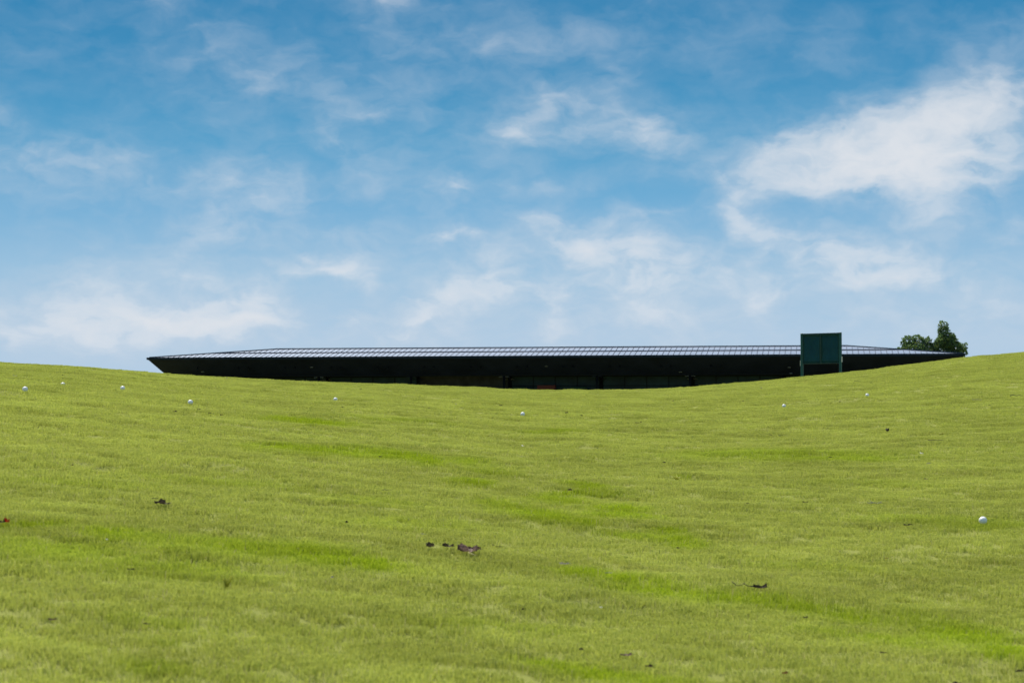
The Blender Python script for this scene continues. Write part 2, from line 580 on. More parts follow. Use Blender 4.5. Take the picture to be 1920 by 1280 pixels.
ROOT = empty('pavilion', (ORG.x, ORG.y, CAMZ + PLATEAU - 0.3), ANG)
tag(ROOT, 'long low black pavilion with a wide hipped metal roof behind the crest of the lawn', 'building')
Z0 = -0.3 - (-0.3)              # local z of the plateau's underside
ZB = CAMZ + PLATEAU - 0.3


def LZ(rel): return rel + CAMZ - ZB        # height above the camera -> local z


M_ROOFP = mat("roof_panel", (0.25, 0.30, 0.37), 0.38, 0.35, 0.10, 1.3, 0.5, 0.004, 3.0)
M_SEAM = mat("roof_seam", (0.032, 0.050, 0.080), 0.5, 0.2, 0.2, 5)
M_FASC = mat("fascia_metal", (0.008, 0.016, 0.028), 0.75, 0.0, 0.2, 3, 0.2)
M_SOFF = mat("soffit_board", (0.0115, 0.0145, 0.030), 0.8, 0.0, 0.35, 0.6, 0.15)
M_SOFFW = mat("soffit_board_worn", (0.018, 0.014, 0.010), 0.8, 0.0, 0.3, 0.8, 0.15)
M_WALL = mat("dark_wall", (0.024, 0.030, 0.044), 0.8, 0.0, 0.3, 1.0, 0.15)
M_WALLB = mat("brown_wall", (0.050, 0.049, 0.048), 0.85, 0.0, 0.35, 1.3, 0.1)
M_COLM = mat("column_paint", (0.004, 0.006, 0.008), 0.7, 0.0, 0.2, 2, 0.2)
M_GLASS = mat("dark_glazing", (0.012, 0.032, 0.036), 0.35, 0.0, 0.6, 0.7, 0.15)
M_LAMP = mat("pale_lamp_glass", (0.13, 0.13, 0.12), 0.5, 0, 0.1, 9)
M_CANVAS = mat("orange_canvas", (0.13, 0.022, 0.012), 0.8, 0, 0.2, 2)
M_GREENB = mat("green_board", (0.012, 0.045, 0.020), 0.8, 0, 0.3, 2)
M_STRIP = mat("pale_strip", (0.45, 0.45, 0.42), 0.5, 0, 0.1, 4)

tL, tR = t_of(277), t_of(1808)
S1 = 4.57
rL, rR = t_of(518, S1), t_of(1590, S1)
PZ = 0.181
ze = LZ(EAVE)
S2, S3 = 10.0, 14.6


def zr(s): return ze + PZ * s


# roof: panels, ribs, battens
bm = bmesh.new()
P = lambda t, s, dz=0.0: Vector((t, s, zr(s) + dz))
A, B, C_, D_ = P(tL, 0), P(tR, 0), P(rR, S1), P(rL, S1)
E_, F_ = Vector((rR, S2, zr(S1))), Vector((rL, S2, zr(S1)))
G_, H_ = Vector((tR, S3, ze)), Vector((tL, S3, ze))
vs = [bm.verts.new(v) for v in (A, B, C_, D_, E_, F_, G_, H_)]
for q in ((0, 1, 2, 3), (3, 2, 4, 5), (1, 6, 4, 2), (0, 3, 5, 7), (7, 5, 4, 6)):
    bm.faces.new([vs[i] for i in q])
SP_ = 0.445
kk = 0
t = tL + 0.35
while t < tR - 0.2:
    def s_lim(t_):
        if t_ < rL: return S1 * (t_ - tL) / (rL - tL)
        if t_ > rR: return S1 * (tR - t_) / (tR - rR)
        return S1
    sm = s_lim(t)
    if sm > 0.25:
        w = 0.021
        hexa(bm, [P(t - w, 0.05, .002), P(t + w, 0.05, .002), P(t + w, sm - .04, .002), P(t - w, sm - .04, .002),
                  P(t - w, 0.05, .035), P(t + w, 0.05, .035), P(t + w, sm - .04, .035), P(t - w, sm - .04, .035)], 1)
    t += SP_
sm = S1 * 0.5
f = 0.5


def strip(a, b, w, h, mi):
    a, b = Vector(a), Vector(b)
    d = (b - a).normalized(); sd = d.cross(Vector((0, 0, 1))).normalized() * w
    up = Vector((0, 0, h))
    hexa(bm, [a - sd, a + sd, b + sd, b - sd, a - sd + up, a + sd + up, b + sd + up, b - sd + up][0:8], mi)


strip(P(tL + (rL - tL) * f, sm, .003), P(tR - (tR - rR) * f, sm, .003), 0.10, 0.062, 1)
roof = obj('roof', bm, [M_ROOFP, M_SEAM], ROOT)
bm = bmesh.new()
strip(P(rL, S1 + .02, .004), P(rR, S1 + .02, .004), 0.10, 0.075, 0)
obj('ridge_cap', bm, M_SEAM, roof)
for a, b in (((tL + .1, 0.05), (rL + .06, S1 + .02)), ((tR - .1, 0.05), (rR - .06, S1 + .02))):
    bm = bmesh.new()
    strip(P(a[0], a[1], .004), P(b[0], b[1], .004), 0.09, 0.07, 0)
    obj('hip_cap', bm, M_SEAM, roof)

# fascia and sloping soffit round the eave
bm = bmesh.new()
fh, ft = 0.16, 0.09
for (x0, x1, y0, y1) in ((tL - ft, tR + ft, -ft, -.003), (tL - ft, tR + ft, S3 + .003, S3 + ft), (tL - ft, tL - .003, 0, S3), (tR + .003, tR + ft, 0, S3)):
    box(bm, x0, x1, y0, y1, ze - fh, ze + 0.03)
obj('fascia', bm, M_FASC, ROOT)
IX, IY, DZ = 1.0, 2.0, 1.46
bm = bmesh.new()
zo, zi = ze - fh + .02, ze - DZ
o4 = [(tL, 0), (tR, 0), (tR, S3), (tL, S3)]
i4 = [(tL + IX, IY), (tR - IX, IY), (tR - IX, S3 - IY), (tL + IX, S3 - IY)]
vo = [bm.verts.new((x, y, zo)) for x, y in o4]
vi = [bm.verts.new((x, y, zi)) for x, y in i4]
for k in range(4):
    bm.faces.new((vo[(k + 1) % 4], vo[k], vi[k], vi[(k + 1) % 4]))
bm.faces.new(vi[::-1])
bm.faces.new(vo)
# board joints across the front soffit
nj = 38
for k in range(1, nj):
    t = tL + 1.2 + (tR - tL - 2.4) * k / nj
    a = Vector((t, 0.05, zo - .012)); b = Vector((t, IY, zi - .012 + .01))
    hexa(bm, [a + Vector((-.012, 0, -.012)), a + Vector((.012, 0, -.012)), b + Vector((.012, 0, -.012)), b + Vector((-.012, 0, -.012)),
              a + Vector((-.012, 0, .006)), a + Vector((.012, 0, .006)), b + Vector((.012, 0, .006)), b + Vector((-.012, 0, .006))], 0)
bm.faces.ensure_lookup_table()
obj('soffit', bm, M_SOFF, ROOT)
bm = bmesh.new()
box(bm, tL + IX + .02, tR - IX - .02, IY - .05, IY + .05, zi - .10, zi - .004)
obj('edge_beam', bm, M_COLM, ROOT)

# columns: a front row under the soffit edge and a second row against the wall
WY = 5.2
cols = [430, 597, 770, 944.5, 1119, 1294, 1468, 1640]
for px in cols:
    t = t_of(px, IY)
    for s_, rr, lamps in ((IY + .16, 0.11, True), (WY - .25, 0.10, True)):
        bm = bmesh.new()
        tube(bm, [(t, s_, 0), (t, s_, zi - (.10 if s_ < 3 else .002))], [rr, rr], 14)
        tube(bm, [(t, s_, 0.3), (t, s_, 0.36)], [rr * 1.7, rr * 1.7], 14)
        c = obj('column', bm, M_COLM, ROOT)
        if px < 1300:
            for sd in (-1, 1):
                bm = bmesh.new()
                lz = zi + (.14 if s_ < 3 else -0.32)
                if s_ < 3: lz = zi - .16
                tube(bm, [(t + sd * .10, s_ - .02, lz), (t + sd * .30, s_ - .02, lz)], [.035, .035], 8)
                tube(bm, [(t + sd * .30, s_ - .02, lz - .03), (t + sd * .44, s_ - .02, lz - .02)], [.045, .02], 8)
                obj('wall_lamp', bm, M_LAMP if px not in (770, 1119) else M_WALL, c)

# walls and glazing between the columns
tw0, tw1 = tL + IX + 1.2, tR - IX - 1.2
bm = bmesh.new()
box(bm, tw0, tw1, WY + .14, WY + .30, 0, zi - .003)
box(bm, tw0, tw0 + .2, WY + .30, S3 - 3, 0, zi - .003)
box(bm, tw1 - .2, tw1, WY + .30, S3 - 3, 0, zi - .003)
box(bm, tw0, tw1, S3 - 3, S3 - 2.8, 0, zi - .003)
obj('wall', bm, M_WALL, ROOT)
bays = [tw0 + .1] + [t_of(px, IY) for px in cols] + [tw1 - .1]
for i, (a, b) in enumerate(zip(bays, bays[1:])):
    a += .14; b -= .14
    if i in (3, 8):
        bm = bmesh.new()
        box(bm, a, b, WY + .06, WY + .135, 0.05, zi - .02)
        for q in range(1, 4):
            tq = a + (b - a) * q / 4
            box(bm, tq - .012, tq + .012, WY + .045, WY + .062, 0.08, zi - .05)
        obj('wall_panel', bm, M_WALLB, ROOT)
        continue
    fr = bmesh.new()
    box(fr, a, b, WY, WY + .10, zi - .12, zi - .02)
    box(fr, a, b, WY, WY + .10, 0.05, .15)
    nm = 4
    for q in range(nm + 1):
        tq = a + (b - a) * q / nm
        box(fr, tq - .03, tq + .03, WY + .002, WY + .098, .15, zi - .12)
    box(fr, a + .03, b - .03, WY + .01, WY + .09, 2.35, 2.41)
    w = obj('window', fr, M_COLM, ROOT)
    bm = bmesh.new()
    box(bm, a + .03, b - .03, WY + .045, WY + .055, .15, zi - .12)
    obj('pane', bm, M_GLASS, w)

# spotlights and downlights under the soffit
def soff_z(s): return zo + (zi - zo) * s / IY


for px in (370, 447, 466, 534, 553, 620, 638, 708, 727, 795, 813, 882, 901, 969, 988, 1056, 1075, 1143, 1162, 1240, 1258, 1333, 1352):
    t = t_of(px, .9)
    bm = bmesh.new()
    tube(bm, [(t, .9, soff_z(.9) + .02), (t, .9, soff_z(.9) - .10)], [.02, .02], 6)
    tube(bm, [(t, .92, soff_z(.9) - .08), (t + .03, .80, soff_z(.9) - .34)], [.05, .065], 8)
    obj('spotlight', bm, M_COLM, ROOT)
for px, s in ((380, 1.45), (584, .95), (1024, .95), (1276, 1.7), (1480, 1.2), (1483, 1.9)):
    t = t_of(px, s)
    bm = bmesh.new()
    tube(bm, [(t - .13, s, soff_z(s) - .05), (t + .13, s, soff_z(s) - .05)], [.035, .035], 8)
    tube(bm, [(t, s, soff_z(s) - .05), (t, s, soff_z(s) + .03)], [.02, .02], 6)
    obj('ceiling_lamp', bm, M_LAMP, ROOT)
bm = bmesh.new()
tube(bm, [(tR - .02, .25, ze - .10), (tR - .22, .75, ze - .55), (tR - .50, 1.2, ze - 1.1), (tR - .55, 1.3, .3)], [.06, .06, .06, .06], 8)
obj('end_strut', bm, M_STRIP, ROOT)  # pale strut added to stand in for the bright strip at the right roof tip

# things standing on the terrace in front of the wall
def on_terrace(px, s):
    t = t_of(px, s)
    p = ORG + e2 * t + n2 * s
    return Vector((p.x, p.y, CAMZ + PLATEAU - 0.02))


def canopy_table(px, w, h, s, m, label, cat, name, grp=None):
    o = empty(name, on_terrace(px, s), ANG)
    tag(o, label, cat, grp)
    for sx in (-1, 1):
        for sy in (-1, 1):
            bm = bmesh.new()
            tube(bm, [(sx * (w / 2 - .06), sy * .32, 0), (sx * (w / 2 - .06), sy * .32, h - .42)], [.025, .025], 6)
            obj('leg', bm, M_COLM, o)
    bm = bmesh.new()
    box(bm, -w / 2, w / 2, -.38, .38, h - .42, h)
    bmesh.ops.bevel(bm, geom=bm.edges[:], offset=.03, segments=1, affect='EDGES')
    obj('cover', bm, m, o)


canopy_table(1025, 1.5, 2.13, 3.9, M_CANVAS, 'dull orange cover on a stand on the dark terrace, right of the double columns', 'cover', 'covered_stand')
canopy_table(975, 1.1, 1.98, 4.1, M_GREENB, 'small dark green cover on a stand, left of the orange one', 'cover', 'covered_stand')
canopy_table(1085, 1.3, 1.98, 4.1, M_GREENB, 'small dark green cover on a stand, right of the orange one', 'cover', 'covered_stand')

# ------------------------------------------------------------------ green screen on posts
M_SCR = mat("green_screen", (0.004, 0.066, 0.088), 0.55, 0, 0.16, 2.4, 0.3, 0.01, 6)
M_SCRF = mat("green_frame", (0.005, 0.034, 0.034), 0.5, 0, 0.15, 6, 0.3)
M_POST = mat("green_post", (0.010, 0.065, 0.062), 0.5, 0, 0.2, 6, 0.3)
SY = 60.0
pl = pix_dir(1502, 700); pl = pl * (SY / pl.y)
pr = pix_dir(1578, 700); pr = pr * (59.2 / pr.y)
p0 = Vector((pl.x, pl.y, 0)); p1 = Vector((pr.x, pr.y, 0))
wid = (p1 - p0).length
sa = math.atan2(p1.y - p0.y, p1.x - p0.x)
gz = float(base_h(p0.x, p0.y)) - 0.05
zt = CAMZ + slope_of(625.6) * SY - gz
zb = CAMZ + slope_of(682.5) * SY - gz
o = empty('screen_board', (p0.x, p0.y, gz), sa)
tag(o, 'dark green two panel screen board on posts in front of the pavilion roof', 'board')
for x in (0.035, wid - 0.035):
    bm = bmesh.new()
    box(bm, x - .035, x + .035, -.035, .035, 0, zt + .01)
    bmesh.ops.bevel(bm, geom=bm.edges[:], offset=.008, segments=1, affect='EDGES')
    obj('post', bm, M_POST, o)
for k in range(2):
    x0 = .074 + k * (wid / 2 - .054); x1 = wid / 2 - .022 + k * (wid / 2 - .052)
    bm = bmesh.new()
    # a slightly slack sheet
    NXs, NZs = 14, 12
    g = [[bm.verts.new((x0 + (x1 - x0) * i / NXs, -.012 + .012 * math.sin(i * .7 + k) * math.sin(j * .5 + .6) * math.sin(math.pi * i / NXs),
                        zb + .03 + (zt - .05 - zb - .03) * j / NZs)) for i in range(NXs + 1)] for j in range(NZs + 1)]
    for j in range(NZs):
        for i in range(NXs):
            bm.faces.new((g[j][i], g[j][i + 1], g[j + 1][i + 1], g[j + 1][i])).smooth = True
    bmesh.ops.solidify(bm, geom=bm.faces[:], thickness=.008)
    obj('panel', bm, M_SCR, o)
bm = bmesh.new()
box(bm, .071, wid - .071, -.03, .03, zt - .05, zt)
box(bm, .071, wid - .071, -.025, .025, zb, zb + .03)
box(bm, wid / 2 - .02, wid / 2 + .02, -.024, .024, zb + .031, zt - .051)
obj('frame', bm, M_SCRF, o)
for x in (-.012, wid + .012):
    bm = bmesh.new()
    zc_ = zb + .05 if x < 0 else zb + .14
    box(bm, x - .010, x + .010, -.02, .02, zc_ - .10, zc_ + .06)
    obj('bracket', bm, M_STRIP, o)

# ------------------------------------------------------------------ trees behind the pavilion
def leaf_material():
    m = bpy.data.materials.new("tree_leaves")
    m.use_nodes = True
    nt = m.node_tree; N, L = nt.nodes, nt.links; N.clear()
    a = N.new('ShaderNodeAttribute'); a.attribute_name = 'tone'
    r = N.new('ShaderNodeValToRGB')
    for e, (p, c) in zip(r.color_ramp.elements, ((0.0, (0.080, 0.155, 0.095, 1)), (1.0, (0.320, 0.370, 0.080, 1)))):
        e.position = p; e.color = c
    e = r.color_ramp.elements.new(0.6); e.color = (0.155, 0.250, 0.130, 1)
    L.new(a.outputs['Fac'], r.inputs[0])
    d = N.new('ShaderNodeBsdfPrincipled'); d.inputs['Roughness'].default_value = 0.42
    L.new(r.outputs[0], d.inputs['Base Color'])
    t = N.new('ShaderNodeBsdfTranslucent')
    mul = N.new('ShaderNodeMix'); mul.data_type = 'RGBA'; mul.inputs[0].default_value = 0.5
    L.new(r.outputs[0], mul.inputs[6]); mul.inputs[7].default_value = (0.16, 0.24, 0.02, 1)
    L.new(mul.outputs[2], t.inputs[0])
    ms = N.new('ShaderNodeMixShader'); ms.inputs[0].default_value = 0.42
    L.new(d.outputs[0], ms.inputs[1]); L.new(t.outputs[0], ms.inputs[2])
    o_ = N.new('ShaderNodeOutputMaterial'); L.new(ms.outputs[0], o_.inputs[0])
    return m


M_LEAF = leaf_material()
M_BARK = mat("bark", (0.085, 0.07, 0.055), 0.9, 0, 0.3, 6, 0.2, 0.01, 20)
TD = 188.0


def tree(name, px, lobes, label, seed):
    """lobes: x, y, radius across, radius up (photo spots at the tree's distance), leaf sprays"""
    r_ = random.Random(seed)
    base = pix_dir(px, 700); base = base * (TD / base.y)
    gz_ = CAMZ + PLATEAU - .05
    root = empty(name, (base.x, TD, gz_))
    tag(root, label, 'tree')
    verts, faces, tone = [], [], []
    m_px = TD / F
    cen = []
    for (x, y, rx, ry, n) in lobes:
        d = pix_dir(x, y); d = d * (TD / d.y)
        c = Vector((d.x - base.x, r_.uniform(-.5, .5), d.z + CAMZ - gz_))
        cen.append((c, rx * m_px, ry * m_px))
        for _ in range(int(n * .8)):
            v = Vector((r_.gauss(0, 1), r_.gauss(0, 1), r_.gauss(0, 1))).normalized() * (r_.uniform(.25, 1) ** .45)
            p = c + Vector((v.x * rx * m_px, v.y * rx * m_px * 1.05, v.z * ry * m_px))
            out = Vector((v.x, v.y, v.z * .6 + .35)).normalized()
            tn = min(1, max(0, r_.gauss(.42, .24) + (.35 if r_.random() < .06 else 0)))
            for q in range(r_.randint(6, 9)):           # a spray of leaves
                a = (out + Vector((r_.uniform(-1, 1), r_.uniform(-1, 1), r_.uniform(-.7, .9))) * .95).normalized()
                sdv = a.cross(Vector((r_.uniform(-1, 1), r_.uniform(-1, 1), 1))).normalized()
                Lf = r_.uniform(.13, .23); W = Lf * .27
                s0 = p + a * .02
                k = len(verts)
                nrm = a.cross(sdv) * (Lf * .10)
                verts += [s0, s0 + a * Lf * .5 + sdv * W + nrm, s0 + a * Lf - nrm, s0 + a * Lf * .5 - sdv * W + nrm]
                faces += [(k, k + 1, k + 2), (k, k + 2, k + 3)]
                tone += [min(1, max(0, tn + r_.uniform(-.12, .12)))] * 4
    me_ = bpy.data.meshes.new('crown')
    me_.from_pydata([tuple(v) for v in verts], [], faces)
    at_ = me_.attributes.new('tone', 'FLOAT', 'POINT'); at_.data.foreach_set('value', tone)
    obj('crown', me_, M_LEAF, root)
    bm_ = bmesh.new()
    H = max(c.z + ry for c, rx, ry in cen)
    top = Vector((0, 0, H * .55))
    pts = [Vector((0, 0, -.1)), Vector((.05, .03, H * .2)), Vector((-.04, .02, H * .4)), top, Vector((cen[0][0].x * .6, cen[0][0].y * .5, H * .8))]
    tube(bm_, pts, [.17, .13, .11, .08, .025], 10)
    for c, rx, ry in cen:
        s_ = Vector((0, 0, max(.9, min(H * .6, c.z - 1.1))))
        md = (s_ + c) / 2 + Vector((r_.uniform(-.1, .1), r_.uniform(-.1, .1), -.12))
        tube(bm_, [s_, md, c], [.06, .04, .018], 7)
        for _ in range(5):
            e = c + Vector((r_.uniform(-1, 1) * rx, r_.uniform(-1, 1) * rx, r_.uniform(-.3, 1) * ry)) * .8
            tube(bm_, [c, (c + e) / 2 + Vector((0, 0, -.03)), e], [.018, .012, .005], 5)
    obj('trunk', bm_, M_BARK, root)


tree('broadleaf_tree', 1722, [(1704, 644, 13, 14, 190), (1722, 640, 11, 12, 150), (1713, 655, 22, 14, 330), (1740, 644, 8, 12, 90), (1744, 656, 13, 14, 170),
                              (1728, 664, 24, 14, 330), (1689, 655, 8, 6, 45), (1698, 668, 22, 16, 260), (1735, 690, 30, 20, 360), (1705, 700, 26, 22, 300)],
     'low round dark green tree behind the pavilion roof, left of the taller pointed tree', 5)
tree('conifer_shaped_tree', 1777, [(1768, 612, 8, 9, 55), (1770, 622, 10, 11, 120), (1774, 634, 15, 12, 220), (1765, 643, 14, 13, 190), (1779, 641, 15, 12, 190),
                                   (1786, 648, 14, 12, 160), (1770, 657, 20, 14, 330), (1795, 655, 14, 10, 140), (1804, 651, 8, 8, 45), (1803, 662, 11, 9, 80),
                                   (1776, 672, 30, 15, 380), (1780, 692, 34, 18, 420), (1778, 715, 32, 18, 380), (1757, 650, 8, 10, 70)],
     'tall pointed dark green tree rising over the right end of the pavilion roof', 9)

# ------------------------------------------------------------------ golf balls
M_BALL = mat("ball_white", (0.80, 0.80, 0.78), 0.35, 0, 0.02, 3)
bm = bmesh.new()
bmesh.ops.create_icosphere(bm, subdivisions=5, radius=1.0)
ND = 330
ga = math.pi * (3 - math.sqrt(5))
dp = []
for i in range(ND):
    z = 1 - 2 * (i + .5) / ND
    r = math.sqrt(1 - z * z)
    dp.append((r * math.cos(ga * i), r * math.sin(ga * i), z))
dp = np.array(dp)
vc = np.array([v.co[:] for v in bm.verts])
dd = np.arccos(np.clip((vc @ dp.T).max(1), -1, 1))
for v, q in zip(bm.verts, dd):
    k = max(0, 1 - (q / 0.085) ** 2)
    v.co *= 0.02135 * (1 - 0.012 * k)
bme = bpy.data.meshes.new('golf_ball')
for f_ in bm.faces: f_.smooth = True
bm.to_mesh(bme); bm.free()
bme.materials.append(M_BALL)
BALLS = [  # x, y of the centre, how deep it sits, label
 (1843, 974, .000, 'largest white golf ball, lying alone in the grass near the right edge'),
 (47, 728.5, .001, 'white golf ball nearest the left edge, lying just below the ridge'),
 (118, 715, .022, 'white golf ball sunk so deep in the grass that only its cap shows'),
 (230, 725, .006, 'white golf ball between the sunken one and the tip of the pavilion roof'),
 (357, 752, .004, 'white golf ball on the slope below the left tip of the pavilion roof'),
 (629, 746, .004, 'white golf ball on the slope under the left half of the pavilion'),
 (980, 774, .002, 'white golf ball in the middle of the hollow below the double columns'),
 (1470, 758, .004, 'white golf ball with a bent dry stalk, lower left of the screen board'),
 (1626, 737.5, .005, 'small white golf ball lower right of the green screen board, near the ridge')]
for x, y, sink, lab in BALLS:
    g = ground_at(x, y + (6 if y < 800 else 9))
    o = bpy.data.objects.new('golf_ball', bme)
    COL.objects.link(o)
    d = pix_dir(x, y)
    P_ = d * (g.y / d.y)
    zz = float(ground_h(P_.x, g.y)) + 0.02135 - sink
    o.location = (P_.x, g.y, zz)
    o.rotation_euler = (rng.uniform(0, 6), rng.uniform(0, 6), rng.uniform(0, 6))
    tag(o, lab, 'golf ball', 'golf balls scattered on the lawn')

# ------------------------------------------------------------------ leaves, twigs and other litter
M_DRY = mat("dry_leaf", (0.16, 0.105, 0.075), 0.7, 0, 0.45, 25, thin=0.4)
M_DARKL = mat("dark_leaf", (0.085, 0.070, 0.048), 0.7, 0, 0.4, 30, thin=0.4)
M_PINK = mat("pale_dry_leaf", (0.27, 0.19, 0.165), 0.65, 0, 0.6, 55, thin=0.4)
M_RED = mat("red_leaf", (0.42, 0.030, 0.018), 0.6, 0, 0.25, 25, thin=0.4)
M_RUST = mat("rust_leaf", (0.22, 0.07, 0.03), 0.6, 0, 0.3, 25, thin=0.4)
M_PALE = mat("bleached_leaf", (0.42, 0.40, 0.33), 0.65, 0, 0.2, 25, thin=0.4)
M_WHITE = mat("white_chip", (0.78, 0.78, 0.72), 0.5, 0, 0.1, 25)
M_STRAW = mat("straw", (0.58, 0.52, 0.26), 0.6, 0, 0.2, 30, thin=0.4)
M_TWIG = mat("twig_bark", (0.035, 0.030, 0.020), 0.8, 0, 0.3, 40)
M_FRESH = mat("weed_blade", (0.55, 0.56, 0.08), 0.5, 0, 0.2, 30, thin=0.4)


def leaf_bm(L_, W_, curl, r_, lift=.004):
    bm_ = bmesh.new()
    nl, nw = 12, 6
    g_ = []
    ph = r_.uniform(0, 6)
    for i in range(nl + 1):
        a = i / nl
        w = W_ * (max(.07, math.sin(math.pi * min(1, a * .96 + .02))) ** .75) * (1 + .12 * math.sin(a * 19 + ph))
        row = []
        for j in range(nw + 1):
            b = j / nw * 2 - 1
            z = curl * W_ * (b * b) * (1.1 + .5 * math.sin(a * 5 + ph)) + curl * L_ * .22 * (2 * a - 1) ** 2 + .06 * W_ * math.sin(a * 11 + b * 3 + ph)
            cr = mnoise.noise(Vector((a * 4.5 + ph * 3, b * 1.8, ph))) * .34 * W_
            cy = mnoise.noise(Vector((a * 5 - ph, b * 2, ph + 9))) * .22 * W_
            row.append(bm_.verts.new(((a - .5) * L_, b * w * .5 * (1 - .25 * curl) + cy, max(0, z + cr) + lift)))
        g_.append(row)
    for i in range(nl):
        for j in range(nw):
            bm_.faces.new((g_[i][j], g_[i + 1][j], g_[i + 1][j + 1], g_[i][j + 1])).smooth = True
    bmesh.ops.solidify(bm_, geom=bm_.faces[:], thickness=.0006)
    tube(bm_, [(L_ * .48, 0, lift + curl * L_ * .2), (L_ * .58, W_ * .05, lift + curl * L_ * .2), (L_ * .70, W_ * .15, lift + curl * L_ * .12)], [.0011, .001, .0006], 5)
    return bm_


def put(name, bm_, m, px, py, rz, label, cat, group, lift=.009, tilt=0.0):
    zs = [v.co.z for v in bm_.verts]
    zc_ = (min(zs) + max(zs)) / 2 + lift
    g0 = ground_at(px, py)
    g = ground_at(px, py + F * zc_ / g0.y) if g0 else None
    if g is None:
        print("LITTER OFF GROUND", px, py); bm_.free(); return None
    o = obj(name, bm_, m)
    o.location = g + Vector((0, 0, lift))
    sl = float(base_h(g.x, g.y + .5) - base_h(g.x, g.y - .5))
    o.rotation_euler = (math.atan(sl) + tilt, 0, rz)
    tag(o, label, cat, group)
    return o


